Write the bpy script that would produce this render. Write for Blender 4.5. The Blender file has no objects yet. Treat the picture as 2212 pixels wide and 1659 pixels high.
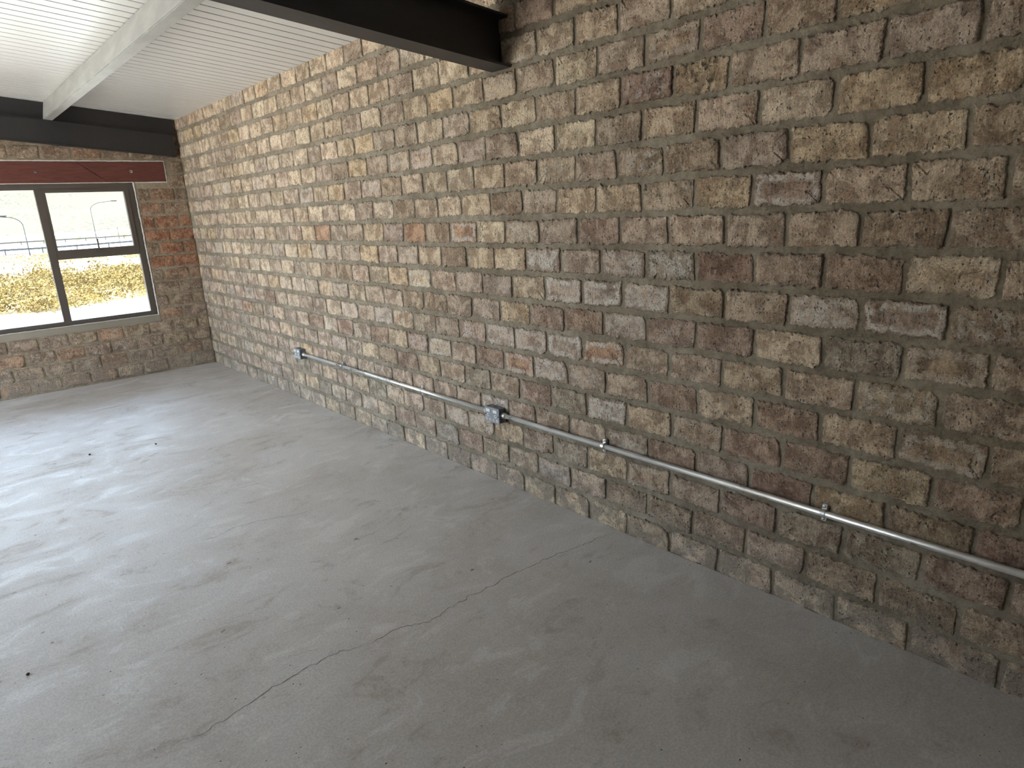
import bpy, bmesh, math, random
from mathutils import Matrix, Vector, noise as mnoise

random.seed(7)
sc = bpy.context.scene
COL = sc.collection

# ------------------------------------------------------------------ camera
W, H = 2212.0, 1659.0
YAW, PITCH, ROLL, FPX, CAMH, CAMD = 0.71943, 0.26806, -0.04985, 1404.87, 1.41485, 2.0568
_f = Vector((math.sin(YAW)*math.cos(PITCH), math.cos(YAW)*math.cos(PITCH), -math.sin(PITCH)))
_r = Vector((math.cos(YAW), -math.sin(YAW), 0)); _u = _r.cross(_f)
_R = _r*math.cos(ROLL) + _u*math.sin(ROLL)
_U = -_r*math.sin(ROLL) + _u*math.cos(ROLL)
CAM = Vector((-CAMD, 0, CAMH))
cam = bpy.data.objects.new('camera', bpy.data.cameras.new('camera'))
COL.objects.link(cam)
cam.data.sensor_width = 36.0
cam.data.lens = FPX / W * 36.0
cam.data.clip_start = 0.05
cam.data.clip_end = 5000
m = Matrix.Identity(4)
for i in range(3):
    m[i][0] = _R[i]; m[i][1] = _U[i]; m[i][2] = -_f[i]; m[i][3] = CAM[i]
cam.matrix_world = m
sc.camera = cam

def ray(px, py):
    return _R*((px-W/2)/FPX) - _U*((py-H/2)/FPX) + _f
def project(P):
    v = Vector(P) - CAM
    z = v.dot(_f)
    return W/2 + FPX*v.dot(_R)/z, H/2 - FPX*v.dot(_U)/z, z
def on_floor(px, py, z=0.0):
    r = ray(px, py); t = (z-CAMH)/r.z
    return CAM + r*t

# ------------------------------------------------------------------ world, light, exposure
world = bpy.data.worlds.new('sky'); sc.world = world
world.use_nodes = True
wn = world.node_tree.nodes; wl = world.node_tree.links
wn.clear()
wo = wn.new('ShaderNodeOutputWorld'); bg = wn.new('ShaderNodeBackground')
tc = wn.new('ShaderNodeTexCoord'); sx = wn.new('ShaderNodeSeparateXYZ')
rp = wn.new('ShaderNodeValToRGB')
wl.new(tc.outputs['Generated'], sx.inputs[0]); wl.new(sx.outputs['Z'], rp.inputs[0])
rp.color_ramp.elements[0].position = 0.0; rp.color_ramp.elements[0].color = (0.74, 0.87, 1.0, 1)
rp.color_ramp.elements[1].position = 0.6; rp.color_ramp.elements[1].color = (0.52, 0.70, 1.0, 1)
wl.new(rp.outputs[0], bg.inputs[0]); bg.inputs[1].default_value = 1.0
wl.new(bg.outputs[0], wo.inputs[0])
SUN = 3.5
sun = bpy.data.objects.new('sun', bpy.data.lights.new('sun', 'SUN'))
COL.objects.link(sun)
sun.data.energy = SUN; sun.data.angle = 0.009; sun.data.color = (1.0, 0.93, 0.82)
sun.rotation_euler = Vector((0.69, -0.08, -0.72)).to_track_quat('-Z', 'Y').to_euler()
vs = sc.view_settings
vs.view_transform = 'Standard'; vs.look = 'None'; vs.gamma = 1.0; vs.use_curve_mapping = False
vs.exposure = 3.17
sc.cycles.max_bounces = 7; sc.cycles.diffuse_bounces = 5; sc.cycles.glossy_bounces = 2
sc.cycles.caustics_reflective = False; sc.cycles.caustics_refractive = False
sc.cycles.use_adaptive_sampling = True; sc.cycles.adaptive_threshold = 0.05; sc.cycles.adaptive_min_samples = 20
sc.cycles.sample_clamp_indirect = 12.0

# ------------------------------------------------------------------ room numbers (metres)
YF = 6.97            # inner face of the window wall
YB = -1.70           # inner face of the wall behind the camera
XL = -4.60           # inner face of the left wall
SLOPE = 0.095        # roof rises to the left
CEIL0 = 2.335        # ceiling height at the brick wall
COURSE = 0.125; Z0 = 1.2344; PITCHB = 0.2223
def ceil_z(x): return CEIL0 - SLOPE*x

# ------------------------------------------------------------------ helpers
def mesh_obj(name, verts, faces, mat=None, parent=None, smooth=False, link=True):
    me = bpy.data.meshes.new(name)
    me.from_pydata([tuple(v) for v in verts], [], faces)
    me.update()
    if smooth:
        me.polygons.foreach_set('use_smooth', [True]*len(me.polygons))
    if mat: me.materials.append(mat)
    o = bpy.data.objects.new(name, me)
    COL.objects.link(o)
    if parent: o.parent = parent
    return o
class MB:
    def __init__(s): s.v = []; s.f = []
    def add(s, vs, fs):
        n = len(s.v); s.v += [tuple(v) for v in vs]; s.f += [tuple(i+n for i in f) for f in fs]; return s
    def box(s, x0, x1, y0, y1, z0, z1):
        return s.add([(x0,y0,z0),(x1,y0,z0),(x1,y1,z0),(x0,y1,z0),(x0,y0,z1),(x1,y0,z1),(x1,y1,z1),(x0,y1,z1)],
                     [(0,3,2,1),(4,5,6,7),(0,1,5,4),(1,2,6,5),(2,3,7,6),(3,0,4,7)])
    def prism(s, poly, axis, a, b):
        """poly: 2D points; axis 'x': (y,z) ; 'y': (x,z) ; 'z': (x,y). a,b may be callables' offsets"""
        n = len(poly)
        def P(p, t):
            return {'x': (t, p[0], p[1]), 'y': (p[0], t, p[1]), 'z': (p[0], p[1], t)}[axis]
        vs = [P(p, a) for p in poly] + [P(p, b) for p in poly]
        fs = [tuple(range(n-1, -1, -1)), tuple(range(n, 2*n))] + [(i, (i+1) % n, n+(i+1) % n, n+i) for i in range(n)]
        return s.add(vs, fs)
    def tube(s, p0, p1, r, seg=16, cap=True, r1=None):
        p0, p1 = Vector(p0), Vector(p1); d = (p1-p0).normalized()
        a = d.orthogonal().normalized(); b = d.cross(a); r1 = r if r1 is None else r1
        vs = []
        for p, rr in ((p0, r), (p1, r1)):
            for i in range(seg):
                t = 2*math.pi*i/seg; vs.append(p + a*rr*math.cos(t) + b*rr*math.sin(t))
        fs = [(i, (i+1) % seg, seg+(i+1) % seg, seg+i) for i in range(seg)]
        if cap: fs += [tuple(range(seg-1, -1, -1)), tuple(range(seg, 2*seg))]
        return s.add(vs, fs)
    def path(s, pts, r, seg=8):
        for i in range(len(pts)-1): s.tube(pts[i], pts[i+1], r, seg)
        return s
    def ring(s, c, n, r_out, r_in, h, seg=20):
        """flat washer with thickness h along n"""
        c, n = Vector(c), Vector(n).normalized(); a = n.orthogonal().normalized(); b = n.cross(a)
        vs = []
        for (rr, hh) in ((r_out, 0), (r_out, h), (r_in, h), (r_in, 0)):
            for i in range(seg):
                t = 2*math.pi*i/seg; vs.append(c + a*rr*math.cos(t) + b*rr*math.sin(t) + n*hh)
        fs = []
        for k in range(3):
            for i in range(seg):
                j = (i+1) % seg
                fs.append((k*seg+i, k*seg+j, (k+1)*seg+j, (k+1)*seg+i))
        return s.add(vs, fs)
    def obj(s, name, mat, parent=None, smooth=False, bevel=0):
        o = mesh_obj(name, s.v, s.f, mat, parent, smooth)
        if bevel:
            bm = bmesh.new(); bm.from_mesh(o.data)
            bmesh.ops.recalc_face_normals(bm, faces=bm.faces)
            bmesh.ops.bevel(bm, geom=[e for e in bm.edges if e.calc_face_angle(0) > 0.6], offset=bevel, segments=2, affect='EDGES')
            bm.to_mesh(o.data); bm.free()
        else:
            bm = bmesh.new(); bm.from_mesh(o.data)
            bmesh.ops.recalc_face_normals(bm, faces=bm.faces)
            bm.to_mesh(o.data); bm.free()
        return o
def empty(name, loc=(0, 0, 0)):
    o = bpy.data.objects.new(name, None); COL.objects.link(o); o.location = loc
    o.empty_display_size = 0.05
    return o
def tag(o, label=None, cat=None, group=None, kind=None):
    if label: o['label'] = label
    if cat: o['category'] = cat
    if group: o['group'] = group
    if kind: o['kind'] = kind
    return o

# ------------------------------------------------------------------ materials
class NT:
    def __init__(s, name):
        s.m = bpy.data.materials.new(name); s.m.use_nodes = True
        s.t = s.m.node_tree; s.b = s.t.nodes['Principled BSDF']
        s.pos = s.t.nodes.new('ShaderNodeNewGeometry').outputs['Position']
    def n(s, typ, **kw):
        x = s.t.nodes.new(typ)
        for k, v in kw.items(): setattr(x, k, v)
        return x
    def l(s, a, b): s.t.links.new(a, b)
    def scale(s, vec, sc3):
        x = s.n('ShaderNodeVectorMath', operation='MULTIPLY'); s.l(vec, x.inputs[0]); x.inputs[1].default_value = sc3
        return x.outputs[0]
    def noise(s, vec, scale, detail=4, rough=0.55, dist=0.0):
        x = s.n('ShaderNodeTexNoise'); s.l(vec, x.inputs['Vector'])
        x.inputs['Scale'].default_value = scale; x.inputs['Detail'].default_value = detail
        x.inputs['Roughness'].default_value = rough; x.inputs['Distortion'].default_value = dist
        return x.outputs['Fac']
    def voro(s, vec, scale, feature='F1', rnd=1.0):
        x = s.n('ShaderNodeTexVoronoi', feature=feature); s.l(vec, x.inputs['Vector'])
        x.inputs['Scale'].default_value = scale; x.inputs['Randomness'].default_value = rnd
        return x.outputs['Distance']
    def ramp(s, fac, a, b, ca=0.0, cb=1.0):
        x = s.n('ShaderNodeMapRange', interpolation_type='SMOOTHSTEP'); s.l(fac, x.inputs['Value'])
        x.inputs['From Min'].default_value = a; x.inputs['From Max'].default_value = b
        x.inputs['To Min'].default_value = ca; x.inputs['To Max'].default_value = cb
        return x.outputs[0]
    def math(s, op, a, b=None, clamp=False):
        x = s.n('ShaderNodeMath', operation=op); x.use_clamp = clamp
        for i, v in enumerate((a, b)):
            if v is None: continue
            if isinstance(v, (int, float)): x.inputs[i].default_value = v
            else: s.l(v, x.inputs[i])
        return x.outputs[0]
    def mix(s, fac, a, b, mode='MIX'):
        x = s.n('ShaderNodeMix', data_type='RGBA', blend_type=mode)
        if isinstance(fac, (int, float)): x.inputs[0].default_value = fac
        else: s.l(fac, x.inputs[0])
        for i, v in ((6, a), (7, b)):
            if isinstance(v, tuple): x.inputs[i].default_value = (v[0], v[1], v[2], 1)
            else: s.l(v, x.inputs[i])
        return x.outputs[2]
    def bump(s, h, strength=0.5, dist=0.01):
        x = s.n('ShaderNodeBump'); x.inputs['Strength'].default_value = strength; x.inputs['Distance'].default_value = dist
        s.l(h, x.inputs['Height']); s.l(x.outputs[0], s.b.inputs['Normal'])
    def col(s, c):
        if isinstance(c, tuple): s.b.inputs['Base Color'].default_value = (c[0], c[1], c[2], 1)
        else: s.l(c, s.b.inputs['Base Color'])
    def rough(s, r):
        if isinstance(r, (int, float)): s.b.inputs['Roughness'].default_value = r
        else: s.l(r, s.b.inputs['Roughness'])

def plain(name, c, rough=0.5, metal=0.0, var=0.12, vscale=8.0, bump=0.0, bscale=60.0):
    t = NT(name)
    f = t.noise(t.pos, vscale, 5)
    a = tuple(x*(1-var) for x in c); b = tuple(min(1, x*(1+var)) for x in c)
    t.col(t.mix(f, a, b)); t.rough(rough); t.b.inputs['Metallic'].default_value = metal
    if bump: t.bump(t.noise(t.pos, bscale, 3), bump, 0.004)
    return t.m

def brick_material():
    t = NT('brick')
    at = t.n('ShaderNodeAttribute', attribute_name='tint'); ae = t.n('ShaderNodeAttribute', attribute_name='eff')
    es = t.n('ShaderNodeSeparateColor'); t.l(ae.outputs['Color'], es.inputs[0])
    ring, patch, pit = es.outputs[0], es.outputs[1], es.outputs[2]; edge = ae.outputs['Alpha']
    p = t.pos; C = at.outputs['Color']
    def mul(c): return t.mix(1.0, C, c, 'MULTIPLY')
    big = t.noise(p, 12, 4, 0.65, 0.5)
    red = t.noise(t.scale(p, (1, 1, 1.6)), 19, 3, 0.65)
    lime = t.noise(p, 27, 4, 0.68, 0.5)
    col = t.mix(t.ramp(big, 0.41, 0.59), mul((0.64, 0.59, 0.55)), mul((1.22, 1.20, 1.16)))
    col = t.mix(t.ramp(red, 0.53, 0.64, 0, 0.62), col, mul((0.80, 0.66, 0.58)))
    col = t.mix(t.ramp(red, 0.45, 0.33, 0, 0.55), col, mul((1.16, 1.12, 1.06)))
    # drag marks of the mould run up the face
    drag = t.noise(t.scale(p, (1, 1, 0.22)), 120, 2, 0.6)
    col = t.mix(t.ramp(drag, 0.36, 0.64, 0, 1), t.mix(1.0, col, (0.87, 0.86, 0.85), 'MULTIPLY'), t.mix(1.0, col, (1.08, 1.08, 1.07), 'MULTIPLY'))
    # lime bloom
    edge2 = t.math('ADD', edge, t.math('MULTIPLY', t.math('SUBTRACT', big, 0.5), 0.9))
    ringband = t.math('MULTIPLY', t.ramp(edge2, 0.06, 0.22), t.ramp(edge2, 0.70, 0.42))
    rw = t.math('MULTIPLY', t.math('MULTIPLY', ringband, ring), t.ramp(lime, 0.36, 0.56))
    pw = t.math('MULTIPLY', t.math('MULTIPLY', t.ramp(edge, 0.1, 0.5), patch), t.ramp(lime, 0.42, 0.58))
    thin = t.ramp(lime, 0.58, 0.70, 0, 0.38)
    w = t.math('ADD', t.math('ADD', rw, pw, True), thin, True)
    col = t.mix(w, col, (0.62, 0.58, 0.52))
    # soot on a few, cement smears from the joints, splash near the floor
    col = t.mix(t.math('MULTIPLY', pit, t.ramp(lime, 0.50, 0.64)), col, (0.05, 0.04, 0.03))
    sepz = t.n('ShaderNodeSeparateXYZ'); t.l(p, sepz.inputs[0])
    low = t.math('MULTIPLY', t.ramp(sepz.outputs['Z'], 0.30, 0.04), t.ramp(big, 0.66, 0.42))
    smear = t.math('MULTIPLY', t.ramp(edge, 0.34, 0.02), t.ramp(lime, 0.54, 0.40))
    col = t.mix(t.math('MULTIPLY', t.math('MAXIMUM', low, smear), 0.70), col, (0.305, 0.270, 0.222))
    fine = t.noise(p, 210, 2, 0.7)
    col = t.mix(t.ramp(fine, 0.36, 0.64), t.mix(1.0, col, (0.80, 0.79, 0.78), 'MULTIPLY'), t.mix(1.0, col, (1.15, 1.15, 1.14), 'MULTIPLY'))
    # grit holes
    hn = t.noise(t.scale(p, (1, 1.2, 0.75)), 125, 1, 0.5)
    holes = t.ramp(t.math('ADD', hn, t.math('MULTIPLY', t.math('SUBTRACT', lime, 0.5), 0.38)), 0.665, 0.745)
    col = t.mix(t.math('MULTIPLY', holes, 0.80), col, (0.085, 0.066, 0.052))
    t.col(col); t.rough(0.92); t.b.inputs['Specular IOR Level'].default_value = 0.25
    hgt = t.math('SUBTRACT', t.math('ADD', t.math('MULTIPLY', drag, 0.4), t.math('MULTIPLY', t.noise(p, 42, 4, 0.7), 1.5)), t.math('MULTIPLY', holes, 0.8))
    t.bump(hgt, 0.9, 0.009)
    return t.m

def mortar_material(name='mortar', ca=(0.200, 0.170, 0.124), cb=(0.315, 0.278, 0.216)):
    t = NT(name); p = t.pos
    a = t.noise(p, 3.2, 6, 0.68); b = t.noise(p, 120, 3, 0.7); c = t.noise(p, 24, 4, 0.7)
    col = t.mix(t.ramp(a, 0.34, 0.66), ca, cb)
    col = t.mix(t.ramp(c, 0.36, 0.64), t.mix(1.0, col, (0.82, 0.81, 0.79), 'MULTIPLY'), t.mix(1.0, col, (1.14, 1.14, 1.13), 'MULTIPLY'))
    col = t.mix(t.ramp(b, 0.56, 0.72, 0, 0.45), col, (0.40, 0.37, 0.32))
    col = t.mix(t.ramp(b, 0.36, 0.26, 0, 0.5), col, (0.11, 0.09, 0.07))
    t.col(col); t.rough(0.95); t.b.inputs['Specular IOR Level'].default_value = 0.2
    t.bump(t.math('ADD', t.math('MULTIPLY', c, 1.6), t.math('MULTIPLY', b, 0.5)), 0.8, 0.008)
    return t.m

def floor_material():
    t = NT('concrete_floor'); p = t.pos
    rot = t.n('ShaderNodeMapping'); t.l(p, rot.inputs['Vector'])
    rot.inputs['Rotation'].default_value = (0, 0, -0.30); rot.inputs['Scale'].default_value = (0.58, 1, 1)
    pv = rot.outputs[0]
    a = t.noise(p, 1.1, 4, 0.6, 0.3); b = t.noise(pv, 5.6, 8, 0.70, 0.9); c = t.noise(p, 30, 5, 0.7)
    col = t.mix(t.ramp(a, 0.36, 0.62), (0.475, 0.440, 0.400), (0.575, 0.555, 0.530))
    col = t.mix(t.ramp(b, 0.54, 0.64, 0, 0.52), col, (0.330, 0.280, 0.228))
    col = t.mix(t.ramp(b, 0.46, 0.37, 0, 0.55), col, (0.680, 0.668, 0.648))
    col = t.mix(t.ramp(c, 0.38, 0.66, 0, 0.45), col, (0.60, 0.585, 0.55))
    fine = t.noise(p, 130, 3, 0.7)
    col = t.mix(t.ramp(fine, 0.34, 0.66), t.mix(1.0, col, (0.86, 0.855, 0.85), 'MULTIPLY'), t.mix(1.0, col, (1.08, 1.08, 1.08), 'MULTIPLY'))
    grit = t.ramp(fine, 0.70, 0.76, 0, 0.55)
    col = t.mix(grit, col, (0.17, 0.145, 0.12))
    chip = t.ramp(t.math('ADD', t.noise(pv, 34, 1), t.math('MULTIPLY', t.math('SUBTRACT', b, 0.5), 0.60)), 0.78, 0.83)
    col = t.mix(t.math('MULTIPLY', chip, 0.75), col, (0.16, 0.125, 0.095))
    t.col(col)
    t.rough(t.math('ADD', t.ramp(b, 0.3, 0.72, 0.40, 0.68), t.ramp(c, 0.3, 0.7, -0.05, 0.08)))
    t.b.inputs['Specular IOR Level'].default_value = 0.5
    h = t.math('ADD', t.math('MULTIPLY', fine, 0.25), t.math('ADD', t.math('MULTIPLY', c, 0.5), t.math('MULTIPLY', b, 0.8)))
    t.bump(t.math('SUBTRACT', h, t.math('MULTIPLY', chip, 0.3)), 0.30, 0.006)
    return t.m

def timber_material():
    t = NT('stained_timber'); p = t.pos
    g = t.noise(t.scale(p, (0.9, 6, 14)), 9, 5, 0.6, 1.2)
    col = t.mix(t.ramp(g, 0.3, 0.7), (0.080, 0.022, 0.017), (0.150, 0.046, 0.034))
    t.col(col); t.rough(0.5); t.bump(g, 0.12, 0.003)
    return t.m

def galv_material(name, c, rough, metal):
    t = NT(name); p = t.pos
    a = t.noise(t.scale(p, (1, 0.35, 1)), 14, 5, 0.6)
    col = t.mix(t.ramp(a, 0.3, 0.7), tuple(x*0.84 for x in c), tuple(min(1, x*1.12) for x in c))
    t.col(col); t.b.inputs['Metallic'].default_value = metal
    t.rough(t.ramp(a, 0.3, 0.7, rough-0.06, rough+0.1)); t.bump(t.noise(p, 40, 3), 0.08, 0.003)
    return t.m

def terrain_material():
    t = NT('veld_ground'); p = t.pos
    s = t.n('ShaderNodeSeparateXYZ'); t.l(p, s.inputs[0])
    d = t.math('SUBTRACT', s.outputs['Y'], t.math('MULTIPLY', s.outputs['X'], 0.30))
    d = t.math('ADD', d, t.math('MULTIPLY', t.math('SUBTRACT', t.noise(p, 0.13, 4), 0.5), t.math('MULTIPLY', d, 0.05)))
    sand = t.mix(t.noise(p, 0.8, 5), (0.50, 0.47, 0.41), (0.62, 0.59, 0.53))
    scrub = t.mix(t.ramp(t.noise(p, 0.6, 6, 0.7), 0.35, 0.65), (0.22, 0.170, 0.092), (0.155, 0.122, 0.068))
    hillc = t.mix(t.ramp(t.noise(t.scale(p, (1, 0.55, 0)), 0.35, 5, 0.75), 0.42, 0.62), (0.128, 0.110, 0.072), (0.050, 0.046, 0.034))
    hillc = t.mix(t.ramp(t.noise(t.scale(p, (0.5, 1, 0)), 0.008, 3, 0.6), 0.42, 0.58, 0, 0.5), hillc, (0.115, 0.100, 0.065))
    def band(col, a, b, c2, soft):
        f = t.math('MULTIPLY', t.ramp(d, a-soft, a+soft), t.ramp(d, b+soft, b-soft))
        return t.mix(f, col, c2)
    col = sand
    col = band(col, BANDS['scrub1'][0], BANDS['scrub1'][1], scrub, 0.8)
    col = band(col, BANDS['scrub2'][0], BANDS['scrub2'][1], scrub, 1.0)
    col = band(col, BANDS['scrub3'][0], BANDS['scrub3'][1], scrub, 2.0)
    f = t.ramp(d, BANDS['hill']-6, BANDS['hill']+6)
    col = t.mix(f, col, hillc)
    t.col(col); t.rough(0.95); t.b.inputs['Specular IOR Level'].default_value = 0.1
    return t.m

BANDS = dict(scrub1=(17.0, 36.5), scrub2=(46.5, 99.0), scrub3=(168.0, 328.0), hill=402.0)

M = {}
M['brick'] = brick_material()
M['mortar'] = mortar_material()
M['mortar_far'] = mortar_material('end_wall_mortar', (0.255, 0.205, 0.148), (0.345, 0.290, 0.215))
M['floor'] = floor_material()
M['timber'] = timber_material()
M['ceiling'] = plain('ceiling_board_white', (0.66, 0.66, 0.645), 0.33, 0, 0.03, 2.0)
M['groove_shade'] = plain('painted_groove_shade', (0.06, 0.06, 0.055), 0.8)  # board sides coloured dark to stand in for shade in the grooves
M['backing'] = plain('ceiling_backing', (0.03, 0.03, 0.03), 0.9)
M['steel'] = plain('black_steel_paint', (0.024, 0.023, 0.024), 0.42, 0, 0.25, 20, 0.15)
M['galv'] = galv_material('galvanised_purlin', (0.40, 0.40, 0.375), 0.55, 0.2)
M['conduit'] = galv_material('galvanised_conduit', (0.80, 0.80, 0.78), 0.30, 0.75)
M['chrome'] = galv_material('zinc_clamp', (0.78, 0.78, 0.77), 0.25, 0.9)
M['boxgrey'] = plain('grey_enamel', (0.150, 0.160, 0.178), 0.42, 0, 0.08)
M['boxplate'] = plain('blue_grey_plate', (0.260, 0.285, 0.315), 0.40, 0, 0.05)
M['white'] = plain('white_plastic', (0.78, 0.77, 0.73), 0.4, 0, 0.03)
M['black'] = plain('black_hole', (0.012, 0.012, 0.012), 0.6)
M['frame'] = plain('bronze_aluminium', (0.105, 0.088, 0.076), 0.40, 0.2, 0.08)
M['sealant'] = plain('white_sealant', (0.62, 0.60, 0.55), 0.7, 0, 0.15, 40)
M['plaster'] = plain('cement_plaster', (0.27, 0.24, 0.19), 0.9, 0, 0.18, 7, 0.3, 50)
M['render'] = plain('rendered_wall', (0.26, 0.23, 0.19), 0.9, 0, 0.12, 5, 0.3, 40)
M['crack'] = plain('crack_dark', (0.085, 0.07, 0.055), 0.95)
M['pebble'] = plain('dark_grit', (0.04, 0.032, 0.028), 0.9, 0, 0.3, 200)
M['terrain'] = terrain_material()
M['pole'] = plain('lamp_post_grey', (0.040, 0.043, 0.047), 0.9)
M['rail'] = plain('guardrail_grey', (0.04, 0.04, 0.042), 0.95)
M['road'] = plain('pale_road', (0.60, 0.58, 0.55), 0.9)
def shrub_material(name, a, b):
    t = NT(name); t.col(t.mix(t.ramp(t.noise(t.pos, 3.5, 3), 0.35, 0.65), a, b)); t.rough(0.9)
    t.b.inputs['Specular IOR Level'].default_value = 0.1
    return t.m
M['shrub'] = shrub_material('dry_scrub', (0.25, 0.175, 0.055), (0.155, 0.110, 0.050))
M['greenbush'] = shrub_material('green_scrub', (0.16, 0.19, 0.06), (0.10, 0.13, 0.05))
g = NT('window_glass')
g.t.nodes.remove(g.b)
gl = g.n('ShaderNodeBsdfGlossy'); gl.inputs['Roughness'].default_value = 0.02
tr = g.n('ShaderNodeBsdfTransparent'); tr.inputs[0].default_value = (0.94, 0.96, 0.95, 1)
fr = g.n('ShaderNodeFresnel'); fr.inputs[0].default_value = 1.5
mx = g.n('ShaderNodeMixShader'); g.l(fr.outputs[0], mx.inputs[0]); g.l(tr.outputs[0], mx.inputs[1]); g.l(gl.outputs[0], mx.inputs[2])
g.l(mx.outputs[0], g.t.nodes['Material Output'].inputs['Surface'])
M['glass'] = g.m

# ================================================================== STRUCTURE
# ---- floor slab
T = 0.23
fl = MB().box(XL, -0.006, YB, YF-0.004, -0.12, 0.0).obj('floor', M['floor'])
tag(fl, 'bare grey concrete floor with trowel marks, brown stains and hairline cracks', kind='structure')

# ---- brick wall on the right: mortar bed first
def mortar_sheet(name, y0, y1, z0, z1, thick):
    ny = int((y1-y0)/0.03); nz = int((z1-z0)/0.03)
    vs = []; fs = []
    for j in range(nz+1):
        for i in range(ny+1):
            y = y0+(y1-y0)*i/ny; z = z0+(z1-z0)*j/nz
            d = mnoise.noise(Vector((y*9, z*9, 3.1)))*0.0022 + mnoise.noise(Vector((y*30, z*30, 7.7)))*0.0010
            vs.append((d, y, z))
    for j in range(nz):
        for i in range(ny):
            a = j*(ny+1)+i
            fs.append((a, a+ny+1, a+ny+2, a+1))
    mb = MB().add(vs, fs)
    mb.box(0.02, thick, y0, y1, z0, z1)
    return mb
wall_r = mesh_obj('wall_right', *(lambda mb: (mb.v, mb.f))(mortar_sheet('w', YB-T, YF+T, -0.12, 2.75, T)), M['mortar'], None, True)
tag(wall_r, 'long unplastered wall of worn tan and reddish bricks in grey mortar', kind='structure')

# head joints read off the photograph: (course, left px, scale, [x in that reading])
READ = [
 (3,1500,3.107,[20,443,955,1560]),(4,1500,3.107,[245,720,1290,1955]),(5,1500,3.107,[50,483,978]),
 (2,1500,3.107,[185,640,1188,1850]),(1,1500,3.107,[8,393,868,1445,2115]),(0,1500,3.107,[213,625,1122,1710]),
 (-1,1500,3.107,[18,408,873,1420,2065]),(-2,1500,3.107,[205,638,1122,1715]),(-3,1500,3.107,[20,408,866,1405,1990]),
 (-4,1500,3.107,[190,602,1085,1648]),(-5,1500,3.107,[27,405,848,1372,1978]),(-6,1500,3.107,[197,590,1043,1600,2215]),
 (-7,1500,3.107,[15,375,797,1288,1878]),(-8,1500,3.107,[180,555,998,1530]),(-9,1500,3.107,[345,750]),
 (-9,1700,3.318,[650,1238]),(-10,1700,3.318,[350,875,1533]),(-10,1000,1.0,[1461,1556,1667]),
 (5,1000,3.687,[170,437,737,1078,1463]),(6,1000,3.687,[592,900,1245]),(4,1000,3.687,[60,312,590,908,1265,1685]),
 (3,1000,3.687,[190,448,742,1068,1435]),(2,1000,3.687,[95,340,600,905,1235,1612]),(1,1000,3.687,[228,485,757,1068,1432]),
 (0,1000,3.687,[120,347,617,922,1260,1643]),(-1,1000,3.687,[258,510,788,1105,1462]),(-2,1000,3.687,[163,400,662,955,1283,1650]),
 (-3,1000,3.687,[80,305,545,815,1125,1475]),(-4,1000,3.687,[190,420,678,960,1290,1652]),(-5,1000,3.687,[113,335,572,843,1148,1485]),
 (-6,1000,3.687,[25,232,463,713,995,1312,1672]),(-7,1000,3.687,[153,373,590,860,1150,1485]),
 (-8,1000,3.687,[50,260,488,732,1005,1315,1660]),(-9,1000,3.687,[170,380,610,870,1152,1475,1835]),(-10,1000,3.687,[72,280,498,745,1018,1315]),
 (4,690,5.53,[25,225,425,655,910,1183,1488]),(5,690,5.53,[70,280,508,745,1012,1295,1610]),(6,690,5.53,[165,370,597,842,1125,1435,1790]),
 (7,690,5.53,[40,222,455,700,970,1258]),(8,690,5.53,[85,298,520,790]),(3,690,5.53,[357,580,828,1090,1362,1665]),
 (2,690,5.53,[115,308,512,748,992,1250,1537]),(1,690,5.53,[52,242,440,652,893,1150,1423,1710]),(0,690,5.53,[146,338,538,775,1018,1278,1572]),
 (-1,690,5.53,[88,280,498,718,948,1197,1470,1773]),(-2,690,5.53,[30,213,403,608,836,1072,1340,1640]),(-3,690,5.53,[168,358,560,780,1008,1257,1535,1838]),
 (-4,690,5.53,[97,275,472,667,890,1138,1400,1685]),(-5,690,5.53,[63,230,417,627,840,1067,1312,1593,1887]),(-6,690,5.53,[157,338,518,723,947,1195,1460,1750]),
 (-7,690,5.53,[102,280,465,668,885,1127,1382,1657]),(-8,690,5.53,[48,225,408,603,813,1020,1257,1517,1795]),(-9,690,5.53,[160,332,520,712,925,1160,1405,1680]),
 (-10,690,5.53,[85,255,440,630,825,1030,1280,1545]),
 (0,420,7.373,[103,223,345,485,640,790,960,1128,1310,1520,1722,1943]),(-1,420,7.373,[195,340,465,610,755,918,1088,1255,1455,1660,1880]),
 (-2,420,7.373,[187,312,447,592,737,883,1055,1215,1402,1603,1810]),(-3,420,7.373,[165,277,402,548,697,855,1020,1190,1370,1568,1778,1992]),
 (-4,420,7.373,[250,380,515,658,808,960,1125,1300,1488,1685,1898]),(-5,440,7.373,[210,332,480,637,785,955,1118,1302,1495,1695]),
 (-6,440,7.373,[178,302,440,588,745,915,1057,1225,1417,1620,1830]),(-7,440,7.373,[287,423,557,707,862,1022,1192,1378,1555,1755]),
 (-8,440,7.373,[387,520,665,815,970,1142,1325,1507,1712]),(-9,440,7.373,[355,490,618,765,930,1090,1262,1447,1637,1852]),
 (-10,440,7.373,[450,580,715,870,1025,1190,1370,1550,1740]),
 (1,420,7.373,[125,250,378,522,668,830,990,1190,1393,1592,1825]),(2,420,7.373,[135,280,412,558,707,875,1048,1240,1435,1680,1905]),
 (3,420,7.373,[165,297,440,597,760,928,1102,1302,1502,1718,1950,2200]),(4,420,7.373,[55,190,345,480,628,792,972,1170,1362,1585,1820]),
 (5,420,7.373,[80,225,355,510,662,828,1012,1212,1400,1625,1858]),(6,420,7.373,[90,235,392,545,712,885,1075,1262,1485,1725,1960]),
 (7,360,7.373,[290,432,560,702,855,1018,1190,1370,1567,1767,1990]),(7,450,3.687,[775]),
 (8,360,7.373,[322,450,590,742,902,1040,1235,1413,1612,1827]),(8,450,3.687,[700,810]),
]
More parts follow.
